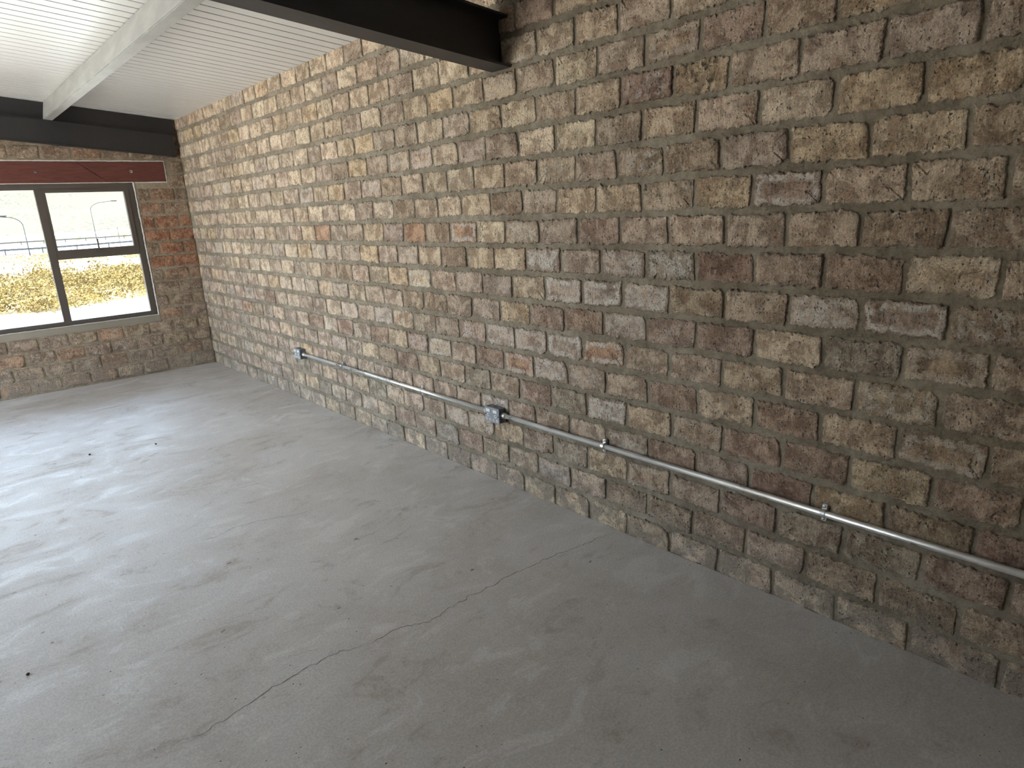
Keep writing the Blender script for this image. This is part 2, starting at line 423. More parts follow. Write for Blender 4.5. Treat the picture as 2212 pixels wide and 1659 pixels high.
def y_at(px, z):
    """distance along the wall of the joint seen at picture column px in a course at height z"""
    lo, hi = -0.3, 40.0
    for _ in range(50):
        mid = (lo+hi)/2
        if project((0, mid, z))[0] > px: lo = mid
        else: hi = mid
    return (lo+hi)/2
joints = {}
for k, ox, s, xs in READ:
    zc = Z0 + (k+0.5)*COURSE
    for x in xs: joints.setdefault(k, []).append(y_at(ox+x/s, zc))
for k in range(-10, 12):
    js = sorted(joints.get(k, []))
    if not js:
        js = [0.6 + (0.11 if k % 2 else 0.0)]
    out = [js[0]]
    for y in js[1:]:
        if y-out[-1] > 0.13:
            gap = y-out[-1]; n = max(1, round(gap/PITCHB)); a = out[-1]
            for i in range(1, n): out.append(a+gap*i/n)
            out.append(y)
    while out[0] > YB: out.insert(0, out[0]-PITCHB*random.uniform(0.97, 1.03))
    while out[-1] < YF-0.10: out.append(out[-1]+PITCHB*random.uniform(0.97, 1.03))
    out[-1] = min(out[-1], YF+0.01)
    joints[k] = out

PAL = {'cream': (0.510,0.436,0.348), 'tan': (0.455,0.378,0.295), 'pink': (0.435,0.362,0.300), 'mauve': (0.385,0.322,0.270), 'red': (0.335,0.258,0.212),
       'brown': (0.345,0.280,0.218), 'grey': (0.315,0.278,0.230), 'yellow': (0.475,0.385,0.278), 'orange': (0.400,0.270,0.190), 'darkred': (0.270,0.192,0.155)}
def pick(k, y, rnd):
    if k >= 1: w = dict(cream=4, tan=4, pink=3, mauve=1.4, yellow=.8, brown=.9)
    elif k >= -5: w = dict(cream=1.2, tan=3, pink=3.2, mauve=2.4, red=1.6, brown=1.6, yellow=.5)
    else: w = dict(tan=2.2, pink=3, mauve=3, red=1.4, brown=1.6, grey=1.2, yellow=.3)
    if y < 2.2: w = {c: v*(1.9 if c in ('brown', 'grey', 'red', 'mauve') else (0.55 if c == 'cream' else 1)) for c, v in w.items()}  # near bricks darker: partly own colour, partly light fall-off put into the tint
    if y > 4.0: w = {c: v*(2.0 if c == 'cream' else (0.4 if c in ('red', 'brown', 'grey') else 1)) for c, v in w.items()}  # far bricks creamier: partly own colour, partly brighter light put into the tint
    ks = list(w); tot = sum(w.values()); r = rnd.uniform(0, tot)
    for c in ks:
        r -= w[c]
        if r <= 0: break
    j = rnd.uniform(0.88, 1.12)*1.12
    return tuple(x*j*q*rnd.uniform(0.985, 1.015) for x, q in zip(PAL[c], (1.01, 1.0, 0.965)))
# bricks that stand out in the photograph: (course, px) -> (tint, ring, patch, soot)
SPECIAL = [((0,1003),'orange',.8,0,0),((0,910),'orange',0,0,0),((0,825),'yellow',0,0,0),((0,868),'red',0,.3,0),((0,700),'orange',0,0,0),((0,672),'yellow',0,0,0),
 ((-2,1218),'pink',1,.2,0),((-2,1303),'mauve',1,.3,0),((-2,1395),'pink',.5,.5,0),((-2,1945),'red',1,.2,.35),((-2,1785),'pink',.3,.6,0),((-2,2120),'brown',0,.5,.2),
 ((-4,1220),'pink',1,.1,0),((-4,1305),'orange',.9,0,0),((-4,1148),'pink',.8,0,0),((-4,1082),'pink',.5,.2,0),((-5,1120),'orange',.7,0,0),((-5,1193),'pink',.3,.7,0),
 ((-1,1177),'mauve',0,.9,0),((-1,1350),'mauve',0,.7,.2),((-1,1452),'grey',0,1,.3),((-6,1310),'pink',.4,.7,0),((-7,1070),'pink',.8,.3,0),((-5,717),'cream',0,.3,0),
 ((-5,536),'orange',.3,0,0),((-7,1835),'yellow',0,0,0),((-7,1688),'darkred',0,0,0),((1,1705),'red',.7,0,0),((-1,1568),'darkred',0,0,0),((-3,1862),'grey',0,0,0),
 ((2,1632),'mauve',0,0,0),((2,1790),'yellow',0,0,0),((3,1725),'cream',0,0,0),((3,1900),'yellow',0,0,0),((3,2110),'yellow',0,0,0),((1,1560),'yellow',0,0,0),((4,1520),'yellow',0,0,.9),
 ((4,1400),'darkred',0,.3,0),((1,1440),'tan',0,0,.5),((1,2070),'tan',0,0,.25),((5,1590),'red',0,0,0),((4,1990),'mauve',0,0,0),((-3,1440),'red',0,.2,0),((-3,1560),'red',0,0,0),
 ((-3,1350),'mauve',.3,.5,0),((-8,1620),'red',0,0,0),((-8,2090),'red',0,0,0),((-7,2150),'darkred',0,.1,0),((0,1290),'red',0,0,0),((0,1205),'mauve',0,0,0),((-1,1240),'mauve',0,0,0),
 ((-3,1115),'yellow',0,0,0),((-3,1185),'red',0,0,0),((-2,1075),'mauve',0,.2,0),((-9,990),'grey',0,.3,0),((-9,1175),'mauve',0,.5,0)]
spec = {}
def brick_at(k, px):
    zc = Z0+(k+0.5)*COURSE; y = y_at(px, zc); js = joints[k]
    for i in range(len(js)-1):
        if js[i] <= y < js[i+1]: return i
for (kp, c, a, b, d) in SPECIAL:
    i = brick_at(*kp)
    if i is not None: spec[(kp[0], i)] = (c, a, b, d)

def brick_mesh(rnd, w, h, depth, n_long, n_short, rough, jag):
    """one worn brick face: w along u, h along v, standing 'depth' proud; returns verts (u, v, d), faces, edge distances"""
    rc = rnd.uniform(0.002, 0.007)
    base = []
    for side in range(4):
        n = n_long if side % 2 == 0 else n_short
        for i in range(n):
            t = i/n
            if side == 0: p = (-w/2+w*t, -h/2)
            elif side == 1: p = (w/2, -h/2+h*t)
            elif side == 2: p = (w/2-w*t, h/2)
            else: p = (-w/2, h/2-h*t)
            base.append([p[0], p[1], side])
    seed = rnd.uniform(0, 500); chip = [rnd.random() < 0.20 for _ in range(4)]; cs = [rnd.uniform(0.010, 0.032) for _ in range(4)]
    tilt = [rnd.uniform(-0.003, 0.003) for _ in range(4)]
    pts = []
    for (u, v, side) in base:
        # rounded corner
        du, dv = w/2-abs(u), h/2-abs(v)
        ci = (0 if u < 0 else 1) + (0 if v < 0 else 2)
        r = cs[ci] if chip[ci] else rc
        if du < r and dv < r:
            k = r-(math.hypot(r-du, r-dv)); k = max(0, -k)
            L = math.hypot(r-du, r-dv)
            if L > r and L > 1e-9:
                f = r/L; u = math.copysign(w/2-r+(r-du)*f, u); v = math.copysign(h/2-r+(r-dv)*f, v)
        a = jag if side % 2 == 0 else jag*0.45
        nz = mnoise.noise(Vector((u*170+seed, v*170, seed)))*a*0.95 + mnoise.noise(Vector((u*75+seed, v*75, seed+2)))*a*0.9 + mnoise.noise(Vector((u*20, v*20+seed, seed+9)))*a*0.9
        if side == 0: v -= nz
        elif side == 2: v += nz
        elif side == 1: u += nz
        else: u -= nz
        pts.append((u + tilt[0]*v/h*2, v + tilt[1]*u/w*2))
    N = len(pts); verts = []; edge = []
    def ringp(off, d, e, jd=0.0):
        for (u, v) in pts:
            L = min(w, h)/2
            su = max(0.05, 1-off/(w/2)); sv = max(0.05, 1-off/(h/2))
            verts.append((u*su, v*sv, d + (mnoise.noise(Vector((u*25+seed, v*25, seed+4)))*jd if jd else 0))); edge.append(e)
    ringp(-0.0012, -0.006, 0.0)
    ringp(0.0004, depth*0.80, 0.02, 0.001)
    ringp(0.0026, depth, 0.08, 0.0018)
    ringp(0.016, depth+0.0003, 0.38, 0.0024)
    ringp(0.034, depth+0.0004, 0.75, 0.0024)
    verts.append((0, 0, depth+0.0004)); edge.append(1.0)
    faces = []
    for k in range(4):
        for i in range(N):
            j = (i+1) % N
            faces.append((k*N+i, k*N+j, (k+1)*N+j, (k+1)*N+i))
    c = 5*N
    faces += [(4*N+i, 4*N+(i+1) % N, c) for i in range(N)]
    return verts, faces, edge

def set_attrs(me, tints, effs):
    a = me.attributes.new('tint', 'FLOAT_COLOR', 'POINT'); a.data.foreach_set('color', [x for t in tints for x in t])
    a = me.attributes.new('eff', 'FLOAT_COLOR', 'POINT'); a.data.foreach_set('color', [x for t in effs for x in t])

BED = 0.0225; HEAD = 0.0125
blist = []
for k in range(-10, 12):
    z0 = Z0+k*COURSE+BED/2; z1 = Z0+(k+1)*COURSE-BED/2
    if z0 > 2.60: continue
    js = joints[k]
    for i in range(len(js)-1):
        ya, yb = js[i]+HEAD/2, js[i+1]-HEAD/2
        if yb-ya < 0.03: continue
        za = max(z0, -0.03)
        yc, zc = (ya+yb)/2, (za+z1)/2
        if yc < -0.4: vis = 0
        else:
            px, py, dz = project((0, yc, zc))
            vis = 0
            if -40 < px < W+60 and -40 < py < H+40 and zc < CEIL0 and dz > 0.2:
                dvec = Vector((0, yc, zc))-CAM
                vis = CAMD/dvec.length**3
        blist.append((vis, k, i, ya, yb, za, z1))
blist.sort(key=lambda b: -b[0])
stuffV, stuffF, stT, stE = [], [], [], []
n_single = 0
for n, (vis, k, i, ya, yb, za, zb) in enumerate(blist):
    rnd = random.Random(k*1000+i*7+3)
    w, h = yb-ya-rnd.uniform(0, 0.006), zb-za-rnd.uniform(0, 0.007)
    zsh = rnd.uniform(-0.002, 0.002)
    single = n < 300 and vis > 0
    dep = rnd.uniform(0.004, 0.009)
    if single:
        v, f, e = brick_mesh(rnd, w, h, dep, 40, 18, 1, 0.0072)
    else:
        v, f, e = brick_mesh(rnd, w, h, dep, 14, 7, 1, 0.0056)
    tint = pick(k, (ya+yb)/2, rnd); ring = patch = pit = 0.0
    if rnd.random() < 0.10: patch = rnd.uniform(0.2, 0.6)
    if rnd.random() < 0.06: ring = rnd.uniform(0.2, 0.6)
    if (k, i) in spec:
        c, ring, patch, pit = spec[(k, i)]; tint = tuple(x*1.10 for x in PAL[c])
    t4 = (tint[0], tint[1], tint[2], 1.0)
    yc, zc = (ya+yb)/2, (za+zb)/2+zsh
    if single:
        me = bpy.data.meshes.new('brick')
        me.from_pydata([(-d, -u, q) for (u, q, d) in v], [], f)
        me.polygons.foreach_set('use_smooth', [True]*len(me.polygons))
        set_attrs(me, [t4]*len(v), [(ring, patch, pit, x) for x in e])
        me.materials.append(M['brick'])
        o = bpy.data.objects.new('brick', me); COL.objects.link(o); o.parent = wall_r; o.location = (0, yc, zc)
        n_single += 1
    else:
        b0 = len(stuffV)
        stuffV += [(-d, yc-u, zc+q) for (u, q, d) in v]
        stuffF += [tuple(x+b0 for x in fc) for fc in f]
        stT += [t4]*len(v); stE += [(ring, patch, pit, x) for x in e]
o = mesh_obj('brickwork', stuffV, stuffF, M['brick'], wall_r, True)
set_attrs(o.data, stT, stE); o['kind'] = 'stuff'

# ---- window wall (far end)
WX1, WX0 = -0.452, -4.32           # window opening, right and left; widened out of view for more light
WZ0, WZ1 = 0.560, 1.782
LXL = -4.52
LZ0, LZ1 = 1.788, 1.962            # timber lintel
ROOF = ceil_z(XL)+0.35
mb = MB()
mb.box(WX1, 0.0, YF, YF+T, -0.12, LZ0)
mb.box(XL-T, WX0, YF, YF+T, -0.12, LZ0)
mb.box(WX0, WX1, YF, YF+T, -0.12, WZ0)
mb.box(XL-T, 0.0, YF, YF+T, LZ1, ROOF)
mb.box(-0.165, 0.0, YF, YF+T, LZ0, LZ1)
mb.box(XL-T, LXL, YF, YF+T, LZ0, LZ1)
mb.box(LXL, -0.165, YF+0.06, YF+T, LZ0, LZ1)
wall_f = mb.obj('wall_far', M['mortar_far'])
tag(wall_f, 'end wall of rough red brown bricks around the window', kind='structure')
def far_bricks():
    rnd = random.Random(21)
    cols = [(0.33,0.250,0.180), (0.32,0.245,0.180), (0.34,0.225,0.155), (0.30,0.235,0.175), (0.36,0.285,0.205), (0.29,0.215,0.165)]
    rows = range(0, 21)
    for r in rows:
        z0 = 0.020+r*COURSE*0.985; z1 = z0+0.100
        x = -0.01 - (0.11 if r % 2 else 0.0)
        first = True
        xs = []
        if r % 2: xs.append((-0.10, -0.012))
        while x > XL+0.02:
            xs.append((x-0.205, x)); x -= 0.2225*rnd.uniform(0.97, 1.03)
        for (xa, xb) in xs:
            cuts = [(xa, xb)]
            top = z1; bot = z0
            if bot < WZ1+0.1 and top > WZ0-0.065:          # window and sill zone
                left, right = WX0-0.012, WX1+0.012
                if top > LZ0-0.01: left, right = LXL-0.01, -0.155
                if xb > left and xa < right:
                    if xb > right+0.035: cuts = [(max(xa, right), xb)]
                    elif xa < left-0.035: cuts = [(xa, min(xb, left))]
                    else: continue
            if bot < LZ1+0.01 and top > LZ0-0.01:
                left, right = LXL-0.01, -0.155
                if xb > left and xa < right:
                    if bot > LZ1-0.06: bot = LZ1+0.022
                    elif xb > right+0.035: cuts = [(max(xa, right), xb)]
                    elif xa < left-0.035: cuts = [(xa, min(xb, left))]
                    else: continue
            for (a, b) in cuts:
                if b-a < 0.03: continue
                if top-bot < 0.03: continue
                xc = (a+b)/2
                if bot > ceil_z(xc)-0.02: continue
                v, f, e = brick_mesh(rnd, b-a, top-bot, rnd.uniform(0.003, 0.008), 9, 5, 1, 0.006)
                me = bpy.data.meshes.new('brick')
                me.from_pydata([(u, -d, q) for (u, q, d) in v], [], f)
                me.polygons.foreach_set('use_smooth', [True]*len(me.polygons))
                if r <= 4: c = rnd.choice([(0.33,0.265,0.205), (0.36,0.285,0.21), (0.34,0.262,0.205), (0.38,0.26,0.18), (0.37,0.30,0.215)])
                else: c = rnd.choice(cols)
                if 8 <= r <= 11 and xc > -0.45 and rnd.random() < 0.65: c = (0.37, 0.190, 0.115)
                set_attrs(me, [(c[0], c[1], c[2], 1)]*len(v), [(0, rnd.choice([0, 0, .3]), 0, x) for x in e])
                me.materials.append(M['brick'])
                o = bpy.data.objects.new('brick', me); COL.objects.link(o); o.parent = wall_f
                o.location = (xc, YF, (bot+top)/2)
far_bricks()
sill = MB().box(WX0-0.01, WX1+0.012, YF-0.006, YF+0.10, WZ0-0.062, WZ0-0.002).obj('sill', M['plaster'], wall_f, bevel=0.003)

# ---- remaining shell: left wall with a wide opening, back wall
LO = (3.00, 6.75, 0.0, 2.25)     # open doorway in the left wall, added out of view to let in sun
mb = MB()
mb.box(XL-T, XL, YB-T, LO[0], -0.12, ROOF)
mb.box(XL-T, XL, LO[1], YF, -0.12, ROOF)
mb.box(XL-T, XL, LO[0], LO[1], LO[3], ROOF)
wl_ = mb.obj('wall_left', M['render']); tag(wl_, 'rendered side wall with a wide doorway added to let in sun, outside the picture', kind='structure')
bk = MB().box(XL-T, 0.0, YB-T, YB, -0.12, ROOF).obj('wall_back', M['render']); tag(bk, 'rendered wall behind the viewpoint', kind='structure')

# ---- ceiling: white boards under a dark backing
def slope_prism(x0, x1, y0, y1, zlo, zhi):
    """box whose top and bottom follow the roof slope; z given at x = 0"""
    return [(x0,y0,zlo-SLOPE*x0),(x1,y0,zlo-SLOPE*x1),(x1,y1,zlo-SLOPE*x1),(x0,y1,zlo-SLOPE*x0),
            (x0,y0,zhi-SLOPE*x0),(x1,y0,zhi-SLOPE*x1),(x1,y1,zhi-SLOPE*x1),(x0,y1,zhi-SLOPE*x0)], \
           [(0,3,2,1),(4,5,6,7),(0,1,5,4),(1,2,6,5),(2,3,7,6),(3,0,4,7)]
cl = MB().add(*slope_prism(XL-T-0.02, 0.24, YB-T, YF+T+0.30, CEIL0+0.028, CEIL0+0.10)).obj('ceiling', M['backing'])
tag(cl, 'sloping ceiling of narrow white boards with dark grooves', kind='structure')
BP = 0.0975
bw = BP-0.0095
prof = [(0, 0.030), (0, 0.002), (0.002, 0.0), (bw-0.002, 0.0), (bw, 0.002), (bw, 0.030)]
bx0, bx1 = XL, -0.004
bv = [(bx0, y, z-SLOPE*bx0) for y, z in prof] + [(bx1, y, z-SLOPE*bx1) for y, z in prof]
bf = [(i, i+1, 6+i+1, 6+i) for i in range(5)] + [tuple(range(6)), tuple(range(11, 5, -1))]
y = 3.4605 - 53*BP
first = None
while y < YF-0.02:
    if y > YB:
        if first is None:
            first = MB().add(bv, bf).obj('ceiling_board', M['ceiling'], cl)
            first.data.materials.append(M['groove_shade'])
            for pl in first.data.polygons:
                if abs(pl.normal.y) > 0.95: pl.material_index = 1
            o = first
        else:
            o = first.copy(); COL.objects.link(o); o.parent = cl
        o.location = (0, y, CEIL0)
    y += BP

# ================================================================== OBJECTS
# ---- steel beams
def i_profile(yc, zb, wd, ht, tf, tw):
    a, b = wd/2, tw/2
    return [(yc-a, zb), (yc+a, zb), (yc+a, zb+tf), (yc+b, zb+tf), (yc+b, zb+ht-tf), (yc+a, zb+ht-tf), (yc+a, zb+ht), (yc-a, zb+ht), (yc-a, zb+ht-tf), (yc-b, zb+ht-tf), (yc-b, zb+tf), (yc-a, zb+tf)]
def sloped_extrude(prof, x0, x1):
    n = len(prof)
    vs = [(x0, p, z-SLOPE*x0) for p, z in prof] + [(x1, p, z-SLOPE*x1) for p, z in prof]
    fs = [tuple(range(n-1, -1, -1)), tuple(range(n, 2*n))] + [(i, (i+1) % n, n+(i+1) % n, n+i) for i in range(n)]
    return vs, fs
b1 = MB().add(*sloped_extrude(i_profile(2.3145, 1.984, 0.121, 0.203, 0.010, 0.008), XL, -0.001)).obj('steel_beam', M['steel'])
tag(b1, 'black steel roof beam crossing the top of the picture and ending at the brick wall', 'beam')
b2 = MB().add(*sloped_extrude([(YF-0.07, 1.998), (YF-0.001, 1.998), (YF-0.001, 2.191), (YF-0.07, 2.191), (YF-0.07, 2.185), (YF-0.064, 2.183), (YF-0.064, 2.006), (YF-0.07, 2.004)], XL, -0.058)).obj('steel_beam', M['steel'])
tag(b2, 'black steel roof beam above the timber lintel on the window wall', 'beam')
cp = MB().add(*slope_prism(XL, -0.03, YF-0.022, YF-0.002, 2.1915, CEIL0-0.001)).obj('closer_plate', M['steel'], b2)
def purlin(x, label):
    ya, yb = YB+0.01, YF-0.025
    def sec(y):
        sh = (6.8-y)*0.005
        xa, xb = x-0.034+sh, x+0.032+sh
        return [(xa, y, 2.1915-SLOPE*xa), (xb, y, 2.1915-SLOPE*xb), (xb+0.030, y, ceil_z(xb+0.03)-0.001), (xa+0.030, y, ceil_z(xa+0.03)-0.001)]
    vs = sec(ya)+sec(yb)
    o = MB().add(vs, [(3,2,1,0),(4,5,6,7),(0,1,5,4),(1,2,6,5),(2,3,7,6),(3,0,4,7)]).obj('steel_purlin', M['galv'], bevel=0.005)
    return tag(o, label, 'purlin')
purlin(-1.012, 'pale galvanised steel purlin running under the white ceiling boards')

# ---- timber lintel over the window
ln = empty('timber_lintel', (-0.9, YF, LZ0))
ly0, ly1 = YF-0.008, YF+0.055
def lint(poly, off):
    o = MB().prism([(x+0.9, z-LZ0) for x, z in poly], 'y', ly0-YF+off, ly1-YF).obj('timber_board', M['timber'], ln, bevel=0.0015)
lint([(LXL+0.01, LZ0), (-0.655, LZ0), (-0.876, LZ1), (LXL+0.01, LZ1)], 0.0)
lint([(-0.650, LZ0), (-0.175, LZ0), (-0.170, LZ1), (-0.871, LZ1)], -0.003)
for bx, r in ((-1.180, 0.0105), (-0.455, 0.013), (-1.95, 0.0105), (-2.70, 0.0105), (-3.45, 0.0105), (-4.2, 0.0105)):
    o = MB().ring((bx+0.9, ly0-YF-0.003, 1.878-LZ0), (0, -1, 0), r, r*0.62, 0.004).obj('washer', M['chrome'], ln)
    o2 = MB().tube((bx+0.9, ly0-YF, 1.878-LZ0), (bx+0.9, ly0-YF-0.009, 1.878-LZ0), r*0.6, 12, True, r*0.35).obj('bolt', M['chrome'], ln)
def wavy_strip(pts, wd, name, parent, loc, dep=0.006, n=40, seed=0):
    """irregular bead of sealant along a polyline in the window wall plane"""
    rr = random.Random(seed); path = []
    for (a, b) in zip(pts[:-1], pts[1:]):
        k = max(2, int(n*math.dist(a, b)))
        for i in range(k): path.append((a[0]+(b[0]-a[0])*i/k, a[1]+(b[1]-a[1])*i/k))
    path.append(pts[-1])
    vs = []; fs = []
    for i, p in enumerate(path):
        q0 = path[max(0, i-1)]; q1 = path[min(len(path)-1, i+1)]
        tx, tz = q1[0]-q0[0], q1[1]-q0[1]; L = math.hypot(tx, tz) or 1; nx, nz = -tz/L, tx/L
        w0 = wd*rr.uniform(0.25, 0.6); w1 = wd*rr.uniform(0.25, 0.6)
        vs += [(p[0]+nx*w0, 0.001, p[1]+nz*w0), (p[0]+nx*w0*0.5, -dep, p[1]+nz*w0*0.5), (p[0]-nx*w1*0.5, -dep, p[1]-nz*w1*0.5), (p[0]-nx*w1, 0.001, p[1]-nz*w1)]
        if i:
            a = 4*(i-1); b = 4*i
            fs += [(a+j, a+j+1, b+j+1, b+j) for j in range(3)]
    vs = [(x-loc[0], y+YF-loc[1]-0.002, z-loc[2]) for x, y, z in vs]
    return MB().add(vs, fs).obj(name, M['sealant'], parent)
wavy_strip([(LXL+0.01, LZ1+0.006), (-0.165, LZ1+0.008), (-0.165, LZ0-0.004), (WX1+0.012, LZ0-0.006)], 0.015, 'sealant', ln, (-0.9, YF, LZ0), seed=3)
tag(ln, 'dark red stained timber lintel above the window, joined by a slanting scarf', 'lintel')

# ---- window
win = empty('window_1', (-1.7, YF, WZ0)); tag(win, 'bronze aluminium window looking out on dry veld', kind='structure')
def wbox(name, x0, x1, z0, z1, y0, y1, mat, parent, bevel=0.0015):
    L = (-1.7, YF, WZ0)
    return MB().box(x0-L[0], x1-L[0], y0-L[1], y1-L[1], z0-L[2], z1-L[2]).obj(name, mat, parent, bevel=bevel)
fy0, fy1 = YF+0.012, YF+0.062
fw = 0.046
wbox('frame_head', WX0, WX1-0.006, WZ1-0.050, WZ1, fy0, fy1, M['frame'], win)
wbox('frame_sill', WX0, WX1-0.006, WZ0+0.004, WZ0+0.042, fy0, fy1, M['frame'], win)
wbox('frame_jamb', WX1-0.055, WX1-0.006, WZ0+0.042, WZ1-0.050, fy0, fy1, M['frame'], win)
wbox('frame_jamb', WX0, WX0+0.05, WZ0+0.042, WZ1-0.050, fy0, fy1, M['frame'], win)
MUL = [(-1.217, -1.158), (-2.315, -2.256), (-3.355, -3.296)]
for a, b in MUL:
    wbox('mullion', a, b, WZ0+0.042, WZ1-0.050, fy0-0.004, fy1, M['frame'], win)
def side(x0, x1):
    wbox('transom', x0, x1, 1.142, 1.192, fy0, fy1, M['frame'], win)
    z0, z1 = 1.192, WZ1-0.050
    sy0, sy1 = fy0-0.010, fy1-0.012
    sash = wbox('sash', x0, x1, z0, z0+0.030, sy0, sy1, M['frame'], win)
    wbox('sash_rail', x0, x1, z1-0.026, z1, sy0, sy1, M['frame'], sash)
    wbox('sash_stile', x0, x0+0.016, z0+0.030, z1-0.026, sy0, sy1, M['frame'], sash)
    wbox('sash_stile', x1-0.036, x1, z0+0.030, z1-0.026, sy0, sy1, M['frame'], sash)
    wbox('pane', x0+0.012, x1-0.030, z0+0.026, z1-0.022, fy0+0.016, fy0+0.020, M['glass'], sash, 0)
    wbox('pane', x0-0.004, x1+0.004, WZ0+0.038, 1.146, fy0+0.026, fy0+0.030, M['glass'], win, 0)
    h = wbox('handle', (x0+x1)/2-0.030, (x0+x1)/2+0.030, z0+0.010, z0+0.022, sy0-0.012, sy0, M['frame'], win)
    wbox('lever', (x0+x1)/2-0.005, (x0+x1)/2+0.006, z0+0.014, z0+0.112, sy0-0.020, sy0-0.008, M['frame'], h)
side(-1.158, WX1-0.055)
side(WX0+0.05, -3.355)
wbox('pane', -2.260, -1.213, WZ0+0.038, WZ1-0.046, fy0+0.026, fy0+0.030, M['glass'], win, 0)
wbox('pane', -3.300, -2.311, WZ0+0.038, WZ1-0.046, fy0+0.026, fy0+0.030, M['glass'], win, 0)
wavy_strip([(WX1+0.000, LZ0-0.004), (WX1+0.002, 1.3), (WX1+0.003, 0.9), (WX1+0.002, WZ0+0.002)], 0.014, 'sealant', win, (-1.7, YF, WZ0), 0.005, 60, 5)
wavy_strip([(WX1+0.002, WZ0+0.001), (WX0, WZ0+0.001)], 0.010, 'sealant', win, (-1.7, YF, WZ0), 0.005, 30, 6)
wavy_strip([(WX0, LZ0-0.003), (WX1, LZ0-0.003)], 0.008, 'sealant', win, (-1.7, YF, WZ0), 0.004, 30, 8)

# ---- conduit, sockets and clamps on the brick wall
CZ, CX, CR = 0.389, -0.027, 0.0114
BOXES = [(4.722, 0.392, 'grey metal socket box at the far end of the conduit, nearest the window'),
         (2.398, 0.386, 'grey metal double socket box midway along the conduit')]
BWID, BHT, BDP = 0.113, 0.080, 0.046
def socket_box(y0, zc, label):
    L = (0, y0+BWID/2, zc)
    t = empty('socket_box', L)
    body = MB().box(-BDP-0.004, -0.004, -BWID/2+0.002, BWID/2-0.002, -BHT/2+0.002, BHT/2-0.002).obj('body', M['boxgrey'], t, bevel=0.003)
    plate = MB().box(-BDP-0.0075, -BDP-0.0042, -BWID/2, BWID/2, -BHT/2, BHT/2).obj('cover_plate', M['boxplate'], t, bevel=0.0014)
    fx = -BDP-0.0078
    for s in (1, -1):
        yc = s*0.027
        # two rocker switches on top
        MB().box(fx-0.003, fx+0.001, yc-0.016, yc+0.016, 0.014, 0.030).obj('rocker_switch', M['white'], t, bevel=0.001)
        hc = MB().ring((fx+0.0005, yc+0.004*s*0, -0.003), (-1, 0, 0), 0.0085, 0.0042, 0.002).obj('socket_ring', M['white'], t)
        MB().tube((fx+0.0006, yc, -0.003), (fx-0.0006, yc, -0.003), 0.0044, 14).obj('pin_hole', M['black'], hc)
        for q in (0.013, -0.013):
            hc = MB().ring((fx+0.0005, yc+q, -0.024), (-1, 0, 0), 0.0072, 0.0033, 0.002).obj('socket_ring', M['white'], t)
            MB().tube((fx+0.0006, yc+q, -0.024), (fx-0.0006, yc+q, -0.024), 0.0035, 14).obj('pin_hole', M['black'], hc)
        MB().tube((fx+0.001, s*0.050, -0.001), (fx-0.0012, s*0.050, -0.001), 0.0034, 12).obj('screw', M['black'], t)
    MB().box(-0.030, -0.022, -0.014, 0.014, BHT/2-0.0025, BHT/2-0.0015).obj('knockout', M['black'], t)
    # conduit couplers into the box
    for s in (1, -1):
        if s == 1 and y0 > 4: continue
        MB().tube((CX, s*(BWID/2-0.003), CZ-zc), (CX, s*(BWID/2+0.024), CZ-zc), CR+0.0030, 20).obj('coupler', M['conduit'], t, True)
        MB().tube((CX, s*(BWID/2-0.003), CZ-zc), (CX, s*(BWID/2+0.006), CZ-zc), CR+0.0055, 6).obj('lock_nut', M['conduit'], t)
    return tag(t, label, 'socket')
for b in BOXES: socket_box(*b)
def pipe(y0, y1, label):
    o = MB().tube((CX, y0, CZ), (CX, y1, CZ), CR, 28, True).obj('conduit_pipe', M['conduit'])
    for p in o.data.polygons: p.use_smooth = len(p.vertices) == 4
    return tag(o, label, 'pipe')
pipe(2.402+BWID+0.012, 4.722-0.012, 'galvanised conduit pipe between the two socket boxes')
pipe(YB, 2.402-0.012, 'galvanised conduit pipe running from the nearer socket box out of the right edge')
def clamp(y, label):
    t = empty('pipe_clamp', (0, y, CZ))
    # half-round strap
    seg = 12; ww = 0.0075; vs = []; fs = []
    prof = [(-0.006+CX*0, 0.030)]
    pts = [(CX+0.006, 0.028), (CX+0.006, 0.0145)]
    for i in range(seg+1):
        a = math.pi*0.5 + math.pi*i/seg
        pts.append((CX+(CR+0.0016)*math.cos(a), (CR+0.0016)*math.sin(a)))
    pts += [(CX+0.006, -0.0145), (CX+0.006, -0.028)]
    for (x, z) in pts:
        vs += [(x, -ww, z), (x, ww, z)]
    for i in range(len(pts)-1): fs.append((2*i, 2*i+1, 2*i+3, 2*i+2))
    st = MB().add(vs, fs).obj('strap', M['chrome'], t)
    md = st.modifiers.new('thick', 'SOLIDIFY'); md.thickness = 0.0018; md.offset = 0
    MB().box(CX+0.006, -0.004, -0.0085, 0.0085, -0.030, 0.030).obj('spacer_plate', M['chrome'], t, bevel=0.002)
    for s in (1, -1):
        MB().tube((CX+0.006, 0, s*0.0225), (CX+0.002, 0, s*0.0225), 0.0058, 14, True, 0.0040).obj('screw', M['chrome'], t, True)
        MB().box(CX+0.0015, CX+0.0022, -0.0034, 0.0034, s*0.0225-0.0009, s*0.0225+0.0009).obj('screw_slot', M['black'], t)
    return tag(t, label, 'clamp', 'conduit clamps')
clamp(4.105, 'zinc clamp on the conduit, nearest the far socket box')
clamp(3.128, 'zinc clamp on the conduit, nearly midway between the two socket boxes')
clamp(1.737, 'zinc clamp on the conduit just right of the nearer socket box')
clamp(0.797, 'zinc clamp on the conduit nearest the right edge, below a yellow brick')

